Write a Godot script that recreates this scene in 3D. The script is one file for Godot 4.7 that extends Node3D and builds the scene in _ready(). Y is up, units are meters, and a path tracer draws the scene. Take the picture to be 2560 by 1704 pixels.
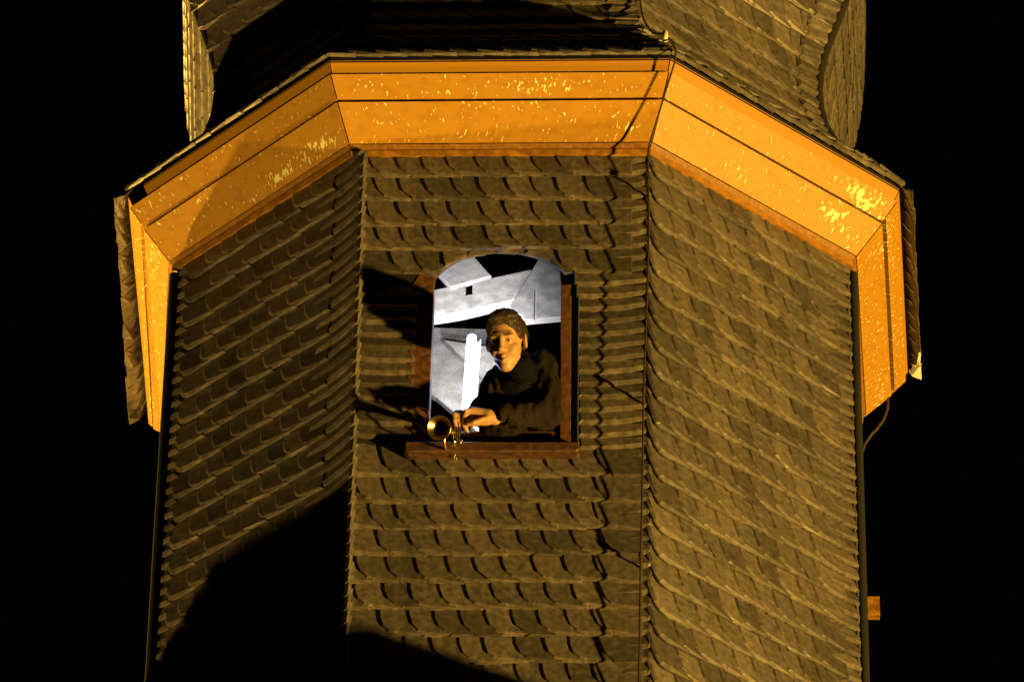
extends Node3D
# An octagonal slate-hung turret at night under sodium floodlights; a trumpeter leans out of its window.

const Y0 := 14.089            # height of the foot of the cornice
const CZ := -18.45            # the turret's axis
const COURSE := 0.1197        # exposed height of a course of slates
var V := [Vector2(-1.515, -0.688), Vector2(-1.404, 0.558), Vector2(-0.655, 1.386), Vector2(0.538, 1.432),
	Vector2(1.393, 0.67), Vector2(1.509, -0.508), Vector2(0.6, -1.41), Vector2(-0.66, -1.44)]
var prof := [Vector2(0.315, 1.165), Vector2(0.34, 1.158), Vector2(0.37, 1.148), Vector2(0.42, 1.115), Vector2(0.475, 1.082), Vector2(0.55, 1.015), Vector2(0.63, 0.975),
	Vector2(0.70, 0.945), Vector2(0.78, 0.925), Vector2(0.86, 0.914), Vector2(1.0, 0.911), Vector2(1.1, 0.92), Vector2(1.2, 0.941), Vector2(1.3, 0.967),
	Vector2(1.42, 0.998), Vector2(1.6, 1.025), Vector2(1.8, 1.042), Vector2(2.0, 1.05), Vector2(2.3, 1.055), Vector2(2.6, 1.03), Vector2(2.9, 0.96),
	Vector2(3.2, 0.84), Vector2(3.5, 0.67), Vector2(3.8, 0.47), Vector2(4.1, 0.29), Vector2(4.5, 0.16), Vector2(5.2, 0.07), Vector2(6.0, 0.03)]
var rng := RandomNumberGenerator.new()
var taken := {}
var M := {}
var slate_mats := []
var tower: Node3D

# ---------------------------------------------------------------- helpers
func numbered(parent: Node, called: String) -> String:
	var key := str(parent.get_instance_id()) + called
	var n: int = taken.get(key, 0)
	taken[key] = n + 1
	return called if n == 0 else "%s_%03d" % [called, n]

func thing(called: String, label: String, category: String, t: Transform3D, group := "") -> Node3D:
	var o := Node3D.new()
	o.name = numbered(self, called)
	add_child(o, true)
	o.transform = t
	o.set_meta("label", label)
	o.set_meta("category", category)
	if group: o.set_meta("group", group)
	return o

func part(called: String, mesh: Mesh, mat: Material, parent: Node, label := "") -> MeshInstance3D:
	var o := MeshInstance3D.new()
	o.name = numbered(parent, called)
	o.mesh = mesh
	if mat: o.material_override = mat
	parent.add_child(o, true)
	if label: o.set_meta("label", label)
	return o

func begin() -> SurfaceTool:
	var st := SurfaceTool.new()
	st.begin(Mesh.PRIMITIVE_TRIANGLES)
	st.set_smooth_group(-1)
	return st

func done(st: SurfaceTool) -> ArrayMesh:
	st.generate_normals()
	return st.commit()

func tri(st: SurfaceTool, a: Vector3, b: Vector3, c: Vector3) -> void:   # a b c run counter-clockwise seen from outside
	st.add_vertex(a); st.add_vertex(c); st.add_vertex(b)

func quad(st: SurfaceTool, a: Vector3, b: Vector3, c: Vector3, d: Vector3) -> void:
	tri(st, a, b, c); tri(st, a, c, d)

func box8(st: SurfaceTool, p: Array) -> void:   # 0-3 the near face counter-clockwise seen from outside, 4-7 the far face behind them
	quad(st, p[0], p[1], p[2], p[3]); quad(st, p[5], p[4], p[7], p[6])
	quad(st, p[1], p[5], p[6], p[2]); quad(st, p[4], p[0], p[3], p[7])
	quad(st, p[3], p[2], p[6], p[7]); quad(st, p[4], p[5], p[1], p[0])

func box(st: SurfaceTool, c: Vector3, s: Vector3, bv := 0.0) -> void:
	var h := s / 2
	if bv <= 0.0:
		var p := []
		for z in [1, -1]:
			for q in [Vector2(-1, -1), Vector2(1, -1), Vector2(1, 1), Vector2(-1, 1)]:
				p.append(c + Vector3(q.x * h.x, q.y * h.y, z * h.z))
		box8(st, p)
		return
	# a box whose front edges are chamfered
	var a := []; var b := []; var d := []
	for q in [Vector2(-1, -1), Vector2(1, -1), Vector2(1, 1), Vector2(-1, 1)]:
		a.append(c + Vector3(q.x * (h.x - bv), q.y * (h.y - bv), h.z))
		b.append(c + Vector3(q.x * h.x, q.y * h.y, h.z - bv))
		d.append(c + Vector3(q.x * h.x, q.y * h.y, -h.z))
	quad(st, a[0], a[1], a[2], a[3])
	for j in 4:
		var k := (j + 1) % 4
		quad(st, b[j], b[k], a[k], a[j])
		quad(st, d[j], d[k], b[k], b[j])
	quad(st, d[3], d[2], d[1], d[0])

func prism(st: SurfaceTool, pts: PackedVector2Array, front: float, back: float, bv := 0.0) -> void:   # an outline in x, y between two depths
	var n := pts.size()
	var p := pts
	if Geometry2D.is_polygon_clockwise(p):
		p = p.duplicate(); p.reverse()
	var inner := inset(p, bv) if bv > 0.0 else p
	var idx := Geometry2D.triangulate_polygon(inner)
	for k in range(0, idx.size(), 3):
		var a := inner[idx[k]]; var b := inner[idx[k + 1]]; var c := inner[idx[k + 2]]
		if (b - a).cross(c - a) < 0.0:
			var t := b; b = c; c = t
		tri(st, Vector3(a.x, a.y, front), Vector3(b.x, b.y, front), Vector3(c.x, c.y, front))
		tri(st, Vector3(a.x, a.y, back), Vector3(c.x, c.y, back), Vector3(b.x, b.y, back))
	for j in n:
		var k := (j + 1) % n
		if bv > 0.0:
			quad(st, Vector3(p[j].x, p[j].y, front - bv), Vector3(p[k].x, p[k].y, front - bv), Vector3(inner[k].x, inner[k].y, front), Vector3(inner[j].x, inner[j].y, front))
		quad(st, Vector3(p[j].x, p[j].y, back), Vector3(p[k].x, p[k].y, back), Vector3(p[k].x, p[k].y, front - bv), Vector3(p[j].x, p[j].y, front - bv))

func inset(p: PackedVector2Array, by: float) -> PackedVector2Array:
	var out := PackedVector2Array()
	var n := p.size()
	for j in n:
		var d0 := (p[j] - p[(j + n - 1) % n]).normalized()
		var d1 := (p[(j + 1) % n] - p[j]).normalized()
		var m := Vector2(-d0.y - d1.y, d0.x + d1.x)
		var l := m.length()
		m = Vector2(-d0.y, d0.x) if l < 0.3 else m / l * minf(2.0 / l, 1.6)
		out.append(p[j] + m * by)
	return out

func tube(st: SurfaceTool, pts: Array, radii: Array, sides := 8, cap := true) -> void:
	var rings := []
	var side := Vector3.ZERO
	for j in pts.size():
		var d: Vector3 = (pts[mini(j + 1, pts.size() - 1)] - pts[maxi(j - 1, 0)]).normalized()
		if side == Vector3.ZERO:
			side = d.cross(Vector3.UP if absf(d.y) < 0.9 else Vector3.RIGHT).normalized()
		else:
			side = (side - d * side.dot(d)).normalized()
		var up := d.cross(side)
		var r: float = radii[mini(j, radii.size() - 1)]
		var ring := []
		for k in sides:
			var a := TAU * k / sides
			ring.append(pts[j] + (side * cos(a) + up * sin(a)) * r)
		rings.append(ring)
	st.set_smooth_group(1)
	for j in rings.size() - 1:
		for k in sides:
			var l := (k + 1) % sides
			quad(st, rings[j][k], rings[j][l], rings[j + 1][l], rings[j + 1][k])
	st.set_smooth_group(-1)
	if cap:
		for k in sides:
			var l := (k + 1) % sides
			tri(st, pts[0], rings[0][l], rings[0][k])
			tri(st, pts[-1], rings[-1][k], rings[-1][l])

func lathe(st: SurfaceTool, at: Vector3, axis: Vector3, profile: Array, sides := 24) -> void:   # profile: (distance along the axis, radius)
	var d := axis.normalized()
	var side := d.cross(Vector3.UP if absf(d.y) < 0.9 else Vector3.RIGHT).normalized()
	var up := d.cross(side)
	st.set_smooth_group(2)
	for j in profile.size() - 1:
		for k in sides:
			var p := []
			for q in [[j, k], [j, k + 1], [j + 1, k + 1], [j + 1, k]]:
				var a: float = TAU * q[1] / sides
				p.append(at + d * profile[q[0]].x + (side * cos(a) + up * sin(a)) * profile[q[0]].y)
			quad(st, p[0], p[1], p[2], p[3])
	st.set_smooth_group(-1)

# ---------------------------------------------------------------- the turret's geometry (in the turret's own space)
func fe(i: int) -> Vector3:
	var d: Vector2 = (V[(i + 1) % 8] - V[i]).normalized()
	return Vector3(d.x, 0, d.y)
func fn(i: int) -> Vector3:
	var e := fe(i)
	return Vector3(-e.z, 0, e.x)
func fl(i: int) -> float:
	return (V[(i + 1) % 8] - V[i]).length()
func fp(i: int, u: float, v: float, o: float) -> Vector3:
	return Vector3(V[i].x, Y0 + v, V[i].y) + fe(i) * u + fn(i) * o
func face_frame(i: int, u := 0.0, v := 0.0, o := 0.0) -> Transform3D:
	return Transform3D(Basis(fe(i), Vector3.UP, fn(i)), fp(i, u, v, o))
func cp(i: int, k: float, h: float) -> Vector3:
	var q: Vector2 = V[i % 8] * k
	if i % 8 == 0 and k > 1.0 and h > -0.1:   # the cornice runs on past the far left corner
		q = q.lerp(V[0] + Vector2(-0.69, -2.24) * (k - 1.0), 1.0 - smoothstep(0.36, 0.55, h))
	return Vector3(q.x, Y0 + h, q.y)

func k_of_h(h: float) -> float:
	if h <= prof[0].x:
		return prof[0].y + (prof[0].x - h) * 1.2
	for j in prof.size() - 1:
		if h <= prof[j + 1].x:
			var t: float = (h - prof[j].x) / (prof[j + 1].x - prof[j].x)
			var m0: float = (prof[j + 1].y - prof[maxi(j - 1, 0)].y) / (prof[j + 1].x - prof[maxi(j - 1, 0)].x)
			var j2: int = mini(j + 2, prof.size() - 1)
			var m1: float = (prof[j2].y - prof[j].y) / (prof[j2].x - prof[j].x)
			var d: float = prof[j + 1].x - prof[j].x
			return (2 * t * t * t - 3 * t * t + 1) * prof[j].y + (t * t * t - 2 * t * t + t) * m0 * d + (3 * t * t - 2 * t * t * t) * prof[j + 1].y + (t * t * t - t * t) * m1 * d
	return prof[-1].y

var arc_h := PackedFloat32Array()
const ARC := 0.01
func build_arc() -> void:
	var h := 0.315
	arc_h.append(h)
	while h < 3.2:
		var dk := (k_of_h(h + 0.002) - k_of_h(h)) / 0.002 * 1.42
		h += ARC / sqrt(1.0 + dk * dk)
		arc_h.append(h)
func h_of_s(s: float) -> float:
	if s <= 0.0:
		return arc_h[0] + s * 0.5
	var f := s / ARC
	var j := mini(int(f), arc_h.size() - 2)
	return lerpf(arc_h[j], arc_h[j + 1], f - j)
func roof_point(i: int, uc: float, s: float, o: float) -> Vector3:
	var h := h_of_s(s)
	var k := k_of_h(h)
	var dk := (k_of_h(h + 0.01) - k_of_h(h - 0.01)) / 0.02 * 1.42
	var n := (fn(i) - Vector3.UP * dk).normalized()
	var c: Vector2 = (V[i] + V[(i + 1) % 8]) / 2 * k
	var far := smoothstep(0.45, 1.0, h)   # above the eave the left and right corners draw in a little
	if i == 0: c += (Vector2(0.075, 0.06) * far + Vector2(0.11, 0.0) * (1.0 - smoothstep(0.36, 0.55, h))) * clampf(0.5 - uc / (fl(i) * k), 0.0, 1.2)
	return Vector3(c.x, Y0 + h, c.y) + fe(i) * uc + n * o

# ---------------------------------------------------------------- slates
func slate_outline(w: float, high: float, round_x: float, round_y: float, over: float, rise := 0.0) -> PackedVector2Array:
	# exposed left edge with a rounded lower left corner; the right end goes under the next slate
	var p := PackedVector2Array()
	p.append(Vector2(w + over, rng.randf_range(-0.004, 0.004) + rise))
	p.append(Vector2(w * 0.72, rng.randf_range(-0.005, 0.004) + rise * 0.35))
	for j in 5:
		var a := PI * 1.5 - PI * 0.5 * j / 4.0
		p.append(Vector2(round_x + cos(a) * round_x + rng.randf_range(-0.002, 0.002), round_y + sin(a) * round_y + rng.randf_range(-0.002, 0.002)))
	p.append(Vector2(0.0, high))
	p.append(Vector2(w + over, high))
	p.reverse()
	return p   # counter-clockwise seen from outside

const TILT := 0.031
const THICK := 0.018
const BEVEL := 0.013
var side_edge := 0.5      # how broad the dressed edge runs up the side of a slate
var slim := 1.0          # thinner slates on the two side faces
const EDGE := 0.017    # width of the dressed edge
func slate_out(x: float, y: float, w: float, high: float, extra: float) -> float:
	return slim * (extra + lerpf(TILT, -0.006, clampf(y / high, -0.1, 1.0)) + (0.011 * (1.0 - clampf(x / w, 0.0, 1.2)) if w > 0.0 else 0.0))

func slate(st: SurfaceTool, pts: PackedVector2Array, w: float, high: float, extra: float, place: Callable, tone := Color(1, 1, 1), backed := false) -> void:
	# pts in the slate's own x (along the course) and y (up from its lower edge); place maps (x, y, out) to a point
	var idx := Geometry2D.triangulate_polygon(pts)
	if idx.is_empty(): return
	var inner := inset(pts, EDGE)
	for j in pts.size():
		var m := inner[j] - pts[j]
		var share := side_edge + (1.0 - side_edge) * smoothstep(0.45, 0.9, m.y / maxf(m.length(), 1e-6))
		if pts[j].x > absf(w) * 1.02 or pts[j].y > high * 0.98 or not Geometry2D.is_point_in_polygon(inner[j], pts): share = 0.1
		inner[j] = pts[j] + m * share
	var n := pts.size()
	var f := []; var m := []; var b := []
	for j in n:
		f.append(place.call(inner[j].x, inner[j].y, slate_out(inner[j].x, inner[j].y, w, high, extra)))
		var o := slate_out(pts[j].x, pts[j].y, w, high, extra)
		m.append(place.call(pts[j].x, pts[j].y, o - BEVEL * 0.8 * slim))
		b.append(place.call(pts[j].x, pts[j].y, o - THICK * slim))
	st.set_color(tone)
	for k in range(0, idx.size(), 3):
		var q0 := idx[k]; var q1 := idx[k + 1]; var q2 := idx[k + 2]
		if (pts[q1] - pts[q0]).cross(pts[q2] - pts[q0]) < 0.0:
			var t := q1; q1 = q2; q2 = t
		tri(st, f[q0], f[q1], f[q2])
	for j in n:
		var k := (j + 1) % n
		if pts[j].y > high * 0.98 and pts[k].y > high * 0.98: continue
		quad(st, m[j], m[k], f[k], f[j])
		if backed: tri(st, b[0], b[k], b[j])
		quad(st, b[j], b[k], m[k], m[j])

var window_hole := PackedVector2Array([Vector2(0.274, -1.43), Vector2(0.276, -0.76), Vector2(0.300, -0.70), Vector2(0.345, -0.615), Vector2(0.38, -0.555), Vector2(0.43, -0.513), Vector2(0.50, -0.482), Vector2(0.586, -0.466),
	Vector2(0.67, -0.471), Vector2(0.74, -0.492), Vector2(0.80, -0.525), Vector2(0.85, -0.572), Vector2(0.88, -0.63), Vector2(0.907, -0.70), Vector2(0.912, -1.0), Vector2(0.922, -1.43)])
var flat_meshes := {}
var single := 0          # slates that are parts of their own
var rest: SurfaceTool    # the other slates

func lay(i: int, u: float, v: float, pts: PackedVector2Array, w: float, high: float, extra: float, key: String, wall: Node3D, lone: bool) -> void:
	# clip the slate to its face and to the window, then make it
	var moved := PackedVector2Array()
	for q in pts: moved.append(q + Vector2(u, v))
	var L := fl(i)
	var over: float = 0.018 if i == 3 else (0.065 if i == 1 else 0.014)
	var from: float = 0.03 if i == 1 else (0.012 if i == 2 else -0.012)
	var bound := PackedVector2Array([Vector2(from, -3.2), Vector2(L + over, -3.2), Vector2(L + over, 0.012), Vector2(from, 0.012)])
	var pieces := Geometry2D.intersect_polygons(moved, bound)
	var cut := pieces.size() != 1 or pieces[0].size() != pts.size()
	if not cut:
		for q in moved:
			if not Geometry2D.is_point_in_polygon(q, bound): cut = true
	if i == 2:
		var left := []
		for pc in pieces:
			var r := Geometry2D.clip_polygons(pc, window_hole)
			if r.size() != 1 or r[0].size() != pc.size(): cut = true
			left.append_array(r)
		pieces.assign(left)
	var tone := rng.randi() % slate_mats.size()
	for pc in pieces:
		if Geometry2D.is_polygon_clockwise(pc): pc.reverse()
		var area := 0.0
		for j in pc.size(): area += pc[j].cross(pc[(j + 1) % pc.size()])
		if absf(area) < 0.0012: continue
		var own := PackedVector2Array()
		for q in pc:
			if own.is_empty() or own[-1].distance_to(q - Vector2(u, v)) > 0.0015: own.append(q - Vector2(u, v))
		if own.size() < 3: continue
		if lone and single < 300:
			single += 1
			var mesh: Mesh
			if not cut and flat_meshes.has(key):
				mesh = flat_meshes[key]
			else:
				var st := begin()
				slate(st, own, w, high, extra, func(x, y, o): return Vector3(x, y, o))
				mesh = done(st)
				if not cut: flat_meshes[key] = mesh
			var o := part("slate", mesh, slate_mats[tone], wall)
			o.transform = face_frame(i, u, v, 0.0)
		else:
			slate(rest, own, w, high, extra, func(x, y, o): return fp(i, u + x, v + y, o), slate_mats[tone].get_meta("tone"))

func row_of(i: int, v: float, u0: float, u1: float, wall: Node3D, lone: bool) -> void:   # one course of broad slates, right to left
	var u := u1
	var first := true
	while u > u0 + 0.02:
		var w := rng.randf_range(0.094, 0.122)
		if u - w < u0 + 0.06: w = u - u0
		var var_n := rng.randi() % 8
		var rx := rng.randf_range(0.062, 0.08)
		var at_end := u - w <= u0 + 0.001
		if at_end: rx = minf(w * 0.6, 0.075)
		var key := ""
		var high := COURSE * 1.42
		if not at_end and not first:
			key = "broad%d_%d" % [var_n, int(w * 500)]
		var pts := slate_outline(w, high, rx, rng.randf_range(0.13, 0.155), 0.08)
		if key == "" : key = "none%d" % rng.randi()
		lay(i, u - w, v + rng.randf_range(-0.003, 0.003), pts, w, high, 0.0, key, wall, lone)
		u -= w
		first = false

func strip_of(i: int, v: float, u0: float, u1: float, rise: float, step: float, wall: Node3D, lone: bool, curl_left := 0.0) -> void:   # one narrow slate across an edge zone
	var w := u1 - u0
	var high := step * 1.6
	var p := PackedVector2Array()
	for j in 8:
		var t := j / 7.0
		var y := rise * pow(t, 2.2) + curl_left * pow(1.0 - t, 3.0) + rng.randf_range(-0.0025, 0.0025)
		p.append(Vector2(w * t, y))
	p.append(Vector2(w, high + rise))
	p.append(Vector2(0, high + curl_left))
	lay(i, u0, v, p, -w * 1.6, high * 1.2, -0.001 if i == 1 else -0.009, "strip%d" % rng.randi(), wall, lone)

func hang_slates(i: int, wall: Node3D, lone: bool) -> void:
	var L := fl(i)
	var rows := 26 if i >= 1 and i <= 3 else 26
	# edge zones first: narrow slates at half the course
	var half := COURSE / 2
	for r in range(-1, rows * 2):
		var v := -0.107 + half - half * (r + 1) + half
		if v < -3.1: break
		if i == 2:
			if v > -1.42 and v < -0.66: strip_of(i, v, -0.012, 0.30, 0.012, half, wall, lone, 0.03)
			var from := 1.035 if v > -0.55 or v < -1.5 else 0.895
			if v > -1.5: strip_of(i, v, from + rng.randf_range(-0.01, 0.01), L + 0.014, 0.035, half, wall, lone, 0.01)
			else: strip_of(i, v, 1.075 + rng.randf_range(-0.01, 0.01), L + 0.014, 0.02, half, wall, lone)
		elif i == 1:
			strip_of(i, v, L - 0.19 + rng.randf_range(-0.02, 0.02), L + 0.065, 0.05, half, wall, lone)
			strip_of(i, v, -0.012, 0.1, 0.0, half, wall, lone, 0.02)
		elif i == 3:
			strip_of(i, v, L - 0.2 + rng.randf_range(-0.02, 0.02), L + 0.018 - rng.randf_range(0, 0.006), 0.02, half, wall, lone)
		else:
			strip_of(i, v, L - 0.16, L + 0.014, 0.02, half, wall, lone)
	for r in range(-1, rows):
		var v := -0.107 - COURSE * r
		if v < -3.1: break
		if i == 2:
			if v > -0.60: row_of(i, v, -0.012, 1.05, wall, lone)
			elif v < -1.45: row_of(i, v, -0.012, 1.09, wall, lone)
		elif i == 1: row_of(i, v, 0.06 + rng.randf_range(-0.01, 0.01), L - 0.17, wall, lone)
		elif i == 3: row_of(i, v, -0.012, L - 0.16, wall, lone)
		else: row_of(i, v, -0.012, L - 0.12, wall, lone)

func roof_slates(i: int, roof: Node3D, top: float, lone: bool) -> int:
	var made := 0
	var step := 0.108
	var s := -0.05 if i == 0 or i == 4 else 0.018
	while h_of_s(maxf(s, 0.0)) < top:
		var half0 := fl(i) / 2 * k_of_h(h_of_s(s))
		var bound := PackedVector2Array()
		for j in 6:
			var sj := s - 0.02 + j * (step * 1.5) / 5.0
			bound.append(Vector2(fl(i) / 2 * k_of_h(h_of_s(sj)) + (0.034 if i == 3 else 0.012), sj))
		for j in range(5, -1, -1):
			bound.append(Vector2(-bound[j].x + (0.022 if i == 3 else 0.0) - (0.24 if i == 0 and s < 0.03 else 0.0), bound[j].y))
		var u := half0 + (0.036 if i == 3 else 0.03)
		# the right edge: two narrow slates per course
		for e in 2:
			var w := 0.15
			var p := PackedVector2Array()
			for j in 6:
				p.append(Vector2(w * j / 5.0, 0.03 * pow(j / 5.0, 2.0) + rng.randf_range(-0.002, 0.002)))
			p.append(Vector2(w, step * 0.9 + 0.03)); p.append(Vector2(0, step * 0.9))
			made += roof_lay(i, u - w, s + e * step / 2, p, w * 1.6, step, bound, roof, lone)
		u -= 0.11
		while u > -half0 - (0.28 if i == 0 and s < 0.03 else 0.04):
			var w := rng.randf_range(0.092, 0.12)
			var p := slate_outline(w, step * 1.42, rng.randf_range(0.06, 0.078), rng.randf_range(0.12, 0.145), 0.08)
			made += roof_lay(i, u - w, s + rng.randf_range(-0.003, 0.003), p, w, step * 1.42, bound, roof, lone)
			u -= w
		s += step
	return made

func roof_lay(i: int, u: float, s: float, pts: PackedVector2Array, w: float, high: float, bound: PackedVector2Array, roof: Node3D, lone: bool) -> int:
	var moved := PackedVector2Array()
	for q in pts: moved.append(q + Vector2(u, s))
	var n := 0
	for pc in Geometry2D.intersect_polygons(moved, bound):
		if Geometry2D.is_polygon_clockwise(pc): pc.reverse()
		var own := PackedVector2Array()
		for q in pc:
			if own.is_empty() or own[-1].distance_to(q - Vector2(u, s)) > 0.002: own.append(q - Vector2(u, s))
		var area := 0.0
		for j in own.size(): area += own[j].cross(own[(j + 1) % own.size()])
		if own.size() < 3 or absf(area) < 0.0012: continue
		var tone := rng.randi() % slate_mats.size()
		var place := func(x, y, o): return roof_point(i, u + x, s + y, o)
		if lone:
			var st := begin()
			slate(st, own, w, high, 0.0, place)
			part("roof_slate", done(st), slate_mats[tone], roof)
			n += 1
		else:
			slate(rest, own, w, high, 0.0, place, slate_mats[tone].get_meta("tone"), s < 0.0)
	return n

# ---------------------------------------------------------------- materials
func mat(lin: Color, rough: float, metal := 0.0, tex: Texture2D = null, scale := 1.0) -> StandardMaterial3D:
	var m := StandardMaterial3D.new()
	m.albedo_color = lin.linear_to_srgb()
	m.roughness = rough
	m.metallic = metal
	if tex:
		m.albedo_texture = tex
		m.uv1_triplanar = true
		m.uv1_world_triplanar = true
		m.uv1_scale = Vector3.ONE * scale
	return m

func mottled(seed_n: int, lo: float, hi: float, freq: float, squeeze := Vector2.ONE) -> ImageTexture:   # grey grain and patches
	var a := FastNoiseLite.new(); a.seed = seed_n; a.frequency = freq; a.fractal_octaves = 4
	var b := FastNoiseLite.new(); b.seed = seed_n + 7; b.frequency = freq * 9.0; b.fractal_octaves = 2
	var n := 384
	var im := Image.create(n, n, false, Image.FORMAT_RGB8)
	for y in n:
		for x in n:
			# blend across the border so that the tile has no seam
			var fx := x / float(n); var fy := y / float(n)
			var q := 0.0
			for c in [[0, 0, (1 - fx) * (1 - fy)], [1, 0, fx * (1 - fy)], [0, 1, (1 - fx) * fy], [1, 1, fx * fy]]:
				var px: float = (x - c[0] * n) * squeeze.x
				var py: float = (y - c[1] * n) * squeeze.y
				q += c[2] * (a.get_noise_2d(px, py) * 0.9 + b.get_noise_2d(px, py) * 0.45)
			var g := clampf(lerpf(lo, hi, clampf(q * 1.1 + 0.5, 0, 1)), 0, 1)
			im.set_pixel(x, y, Color(g, g, g))
	im.generate_mipmaps()
	return ImageTexture.create_from_image(im)

func paint(seed_n: int, spots: Array, amount: float) -> ImageTexture:   # ochre paint with flakes gone down to the pale primer
	var a := FastNoiseLite.new(); a.seed = seed_n; a.frequency = 0.06; a.fractal_octaves = 3
	var c := FastNoiseLite.new(); c.seed = seed_n + 3; c.frequency = 0.012; c.fractal_octaves = 3
	var w := 1024; var h := 200
	var im := Image.create(w, h, false, Image.FORMAT_RGB8)
	var h_blob := FastNoiseLite.new(); h_blob.seed = seed_n + 5; h_blob.frequency = 0.03; h_blob.fractal_octaves = 3
	var base := Color(0.455, 0.246, 0.022); var pale := Color(0.93, 0.90, 0.50); var worn := Color(0.36, 0.17, 0.022)
	for y in h:
		for x in w:
			var fleck := a.get_noise_2d(x * 1.25, y * 0.5 * 1.25)
			var cloud := c.get_noise_2d(x, y * 2.0)
			var want := amount + cloud * 0.30
			for s in spots:
				var d := Vector2((x / float(w) - s[0]) / s[2], (1.0 - y / float(h) - s[1]) / s[3]).length()
				want += s[4] * exp(-d * d) * (0.62 + h_blob.get_noise_2d(x, y * 0.8) * 1.3)
			var t := smoothstep(0.55, 0.63, fleck + want)
			var col := base.lerp(worn, clampf(cloud * 0.9 + 0.15, 0, 0.6))
			col = col.lerp(pale, t)
			im.set_pixel(x, y, col.linear_to_srgb())
	im.generate_mipmaps()
	return ImageTexture.create_from_image(im)

func materials() -> void:
	var grain := mottled(11, 0.55, 1.0, 0.022)
	for t in [Color(0.182, 0.164, 0.158), Color(0.215, 0.191, 0.178), Color(0.132, 0.120, 0.118), Color(0.250, 0.220, 0.200), Color(0.19, 0.173, 0.17)]:
		var m := mat(t, 0.46, 0.0, grain, 3.0)
		m.metallic_specular = 0.55
		m.vertex_color_use_as_albedo = true
		m.set_meta("tone", t)
		slate_mats.append(m)
	M.slates = mat(Color(1, 1, 1), 0.46, 0.0, grain, 3.0)
	M.slates.metallic_specular = 0.55
	M.slates.vertex_color_use_as_albedo = true
	M.felt = mat(Color(0.012, 0.012, 0.013), 0.95)
	M.paint_left = mat(Color(1, 1, 1), 0.5); M.paint_left.albedo_texture = paint(5, [[0.66, 0.15, 0.10, 0.08, 0.9], [0.88, 0.20, 0.08, 0.11, 0.85], [0.75, 0.3, 0.08, 0.06, 0.3], [0.3, 0.5, 0.04, 0.06, 0.5], [0.08, 0.85, 0.08, 0.1, 0.35]], 0.0)
	M.paint_front = mat(Color(1, 1, 1), 0.5); M.paint_front.albedo_texture = paint(9, [[0.62, 0.78, 0.10, 0.12, 0.5], [0.38, 0.70, 0.10, 0.06, 0.4], [0.9, 0.2, 0.04, 0.14, 0.5], [0.5, 0.50, 0.10, 0.04, 0.35], [0.1, 0.3, 0.05, 0.12, 0.25]], 0.0)
	M.paint_right = mat(Color(1, 1, 1), 0.5); M.paint_right.albedo_texture = paint(14, [[0.87, 0.80, 0.085, 0.15, 1.25], [0.80, 0.34, 0.05, 0.11, 1.1], [0.36, 0.2, 0.05, 0.1, 0.35], [0.92, 0.62, 0.05, 0.06, 0.6], [0.9, 0.2, 0.06, 0.1, 0.4]], 0.0)
	M.paint_side = mat(Color(1, 1, 1), 0.5); M.paint_side.albedo_texture = paint(31, [[0.3, 0.7, 0.3, 0.1, 0.2], [0.9, 0.4, 0.12, 0.2, 0.3], [0.1, 0.6, 0.08, 0.2, 0.3]], 0.06)
	M.fascia = mat(Color(0.44, 0.23, 0.022), 0.5)
	M.trim = mat(Color(0.55, 0.26, 0.03), 0.55, 0.0, grain, 2.0)
	M.trim_dark = mat(Color(0.44, 0.20, 0.03), 0.6, 0.0, grain, 4.0)
	M.brown = mat(Color(0.21, 0.09, 0.045), 0.6, 0.0, grain, 3.0)
	M.sill = mat(Color(0.12, 0.058, 0.036), 0.6, 0.0, grain, 3.0)
	M.board = mat(Color(0.63, 0.565, 0.49), 0.85, 0.0, mottled(41, 0.74, 1.0, 0.02, Vector2(0.8, 1.3)), 2.2)
	M.board_grey = mat(Color(0.255, 0.225, 0.185), 0.9, 0.0, mottled(47, 0.55, 1.0, 0.015, Vector2(0.8, 1.2)), 1.6)
	M.dark_wood = mat(Color(0.07, 0.05, 0.035), 0.9, 0.0, grain, 2.0)
	M.plaster = mat(Color(0.45, 0.42, 0.36), 0.9, 0.0, grain, 0.6)
	M.wire = mat(Color(0.10, 0.075, 0.05), 0.5, 0.6)
	M.zinc = mat(Color(0.85, 0.85, 0.83), 0.35, 0.0)
	M.skin = mat(Color(1, 1, 1), 0.5); M.skin.vertex_color_use_as_albedo = true
	M.hair = mat(Color(0.050, 0.029, 0.017), 0.6, 0.0, mottled(61, 0.35, 1.0, 0.09, Vector2(2.2, 0.5)), 7.0)
	M.jacket = mat(Color(0.038, 0.031, 0.030), 0.85, 0.0, mottled(67, 0.55, 1.0, 0.06, Vector2(2.0, 0.6)), 4.0)
	M.sweater = mat(Color(0.008, 0.009, 0.016), 0.9)
	M.jacket.metallic_specular = 0.0; M.sweater.metallic_specular = 0.0; M.jacket.roughness = 1.0; M.sweater.roughness = 1.0
	M.brass = mat(Color(0.80, 0.58, 0.26), 0.3, 1.0)
	M.silver = mat(Color(0.85, 0.83, 0.78), 0.15, 1.0)
	M.white = mat(Color(0.75, 0.75, 0.75), 0.5)
	M.lead = mat(Color(0.03, 0.045, 0.07), 0.5)
	M.black = mat(Color(0.02, 0.02, 0.02), 0.5)
	M.lamp = mat(Color(0.8, 0.85, 0.95), 0.4); M.lamp.emission_enabled = true; M.lamp.emission = Color(0.66, 0.80, 1.0); M.lamp.emission_energy_multiplier = 20.0
	M.flood = mat(Color(0.8, 0.7, 0.5), 0.4); M.flood.emission_enabled = true; M.flood.emission = Color(1.0, 0.8, 0.27); M.flood.emission_energy_multiplier = 4.0
	M.ground = mat(Color(0.05, 0.05, 0.05), 0.95, 0.0, grain, 0.3)

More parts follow.
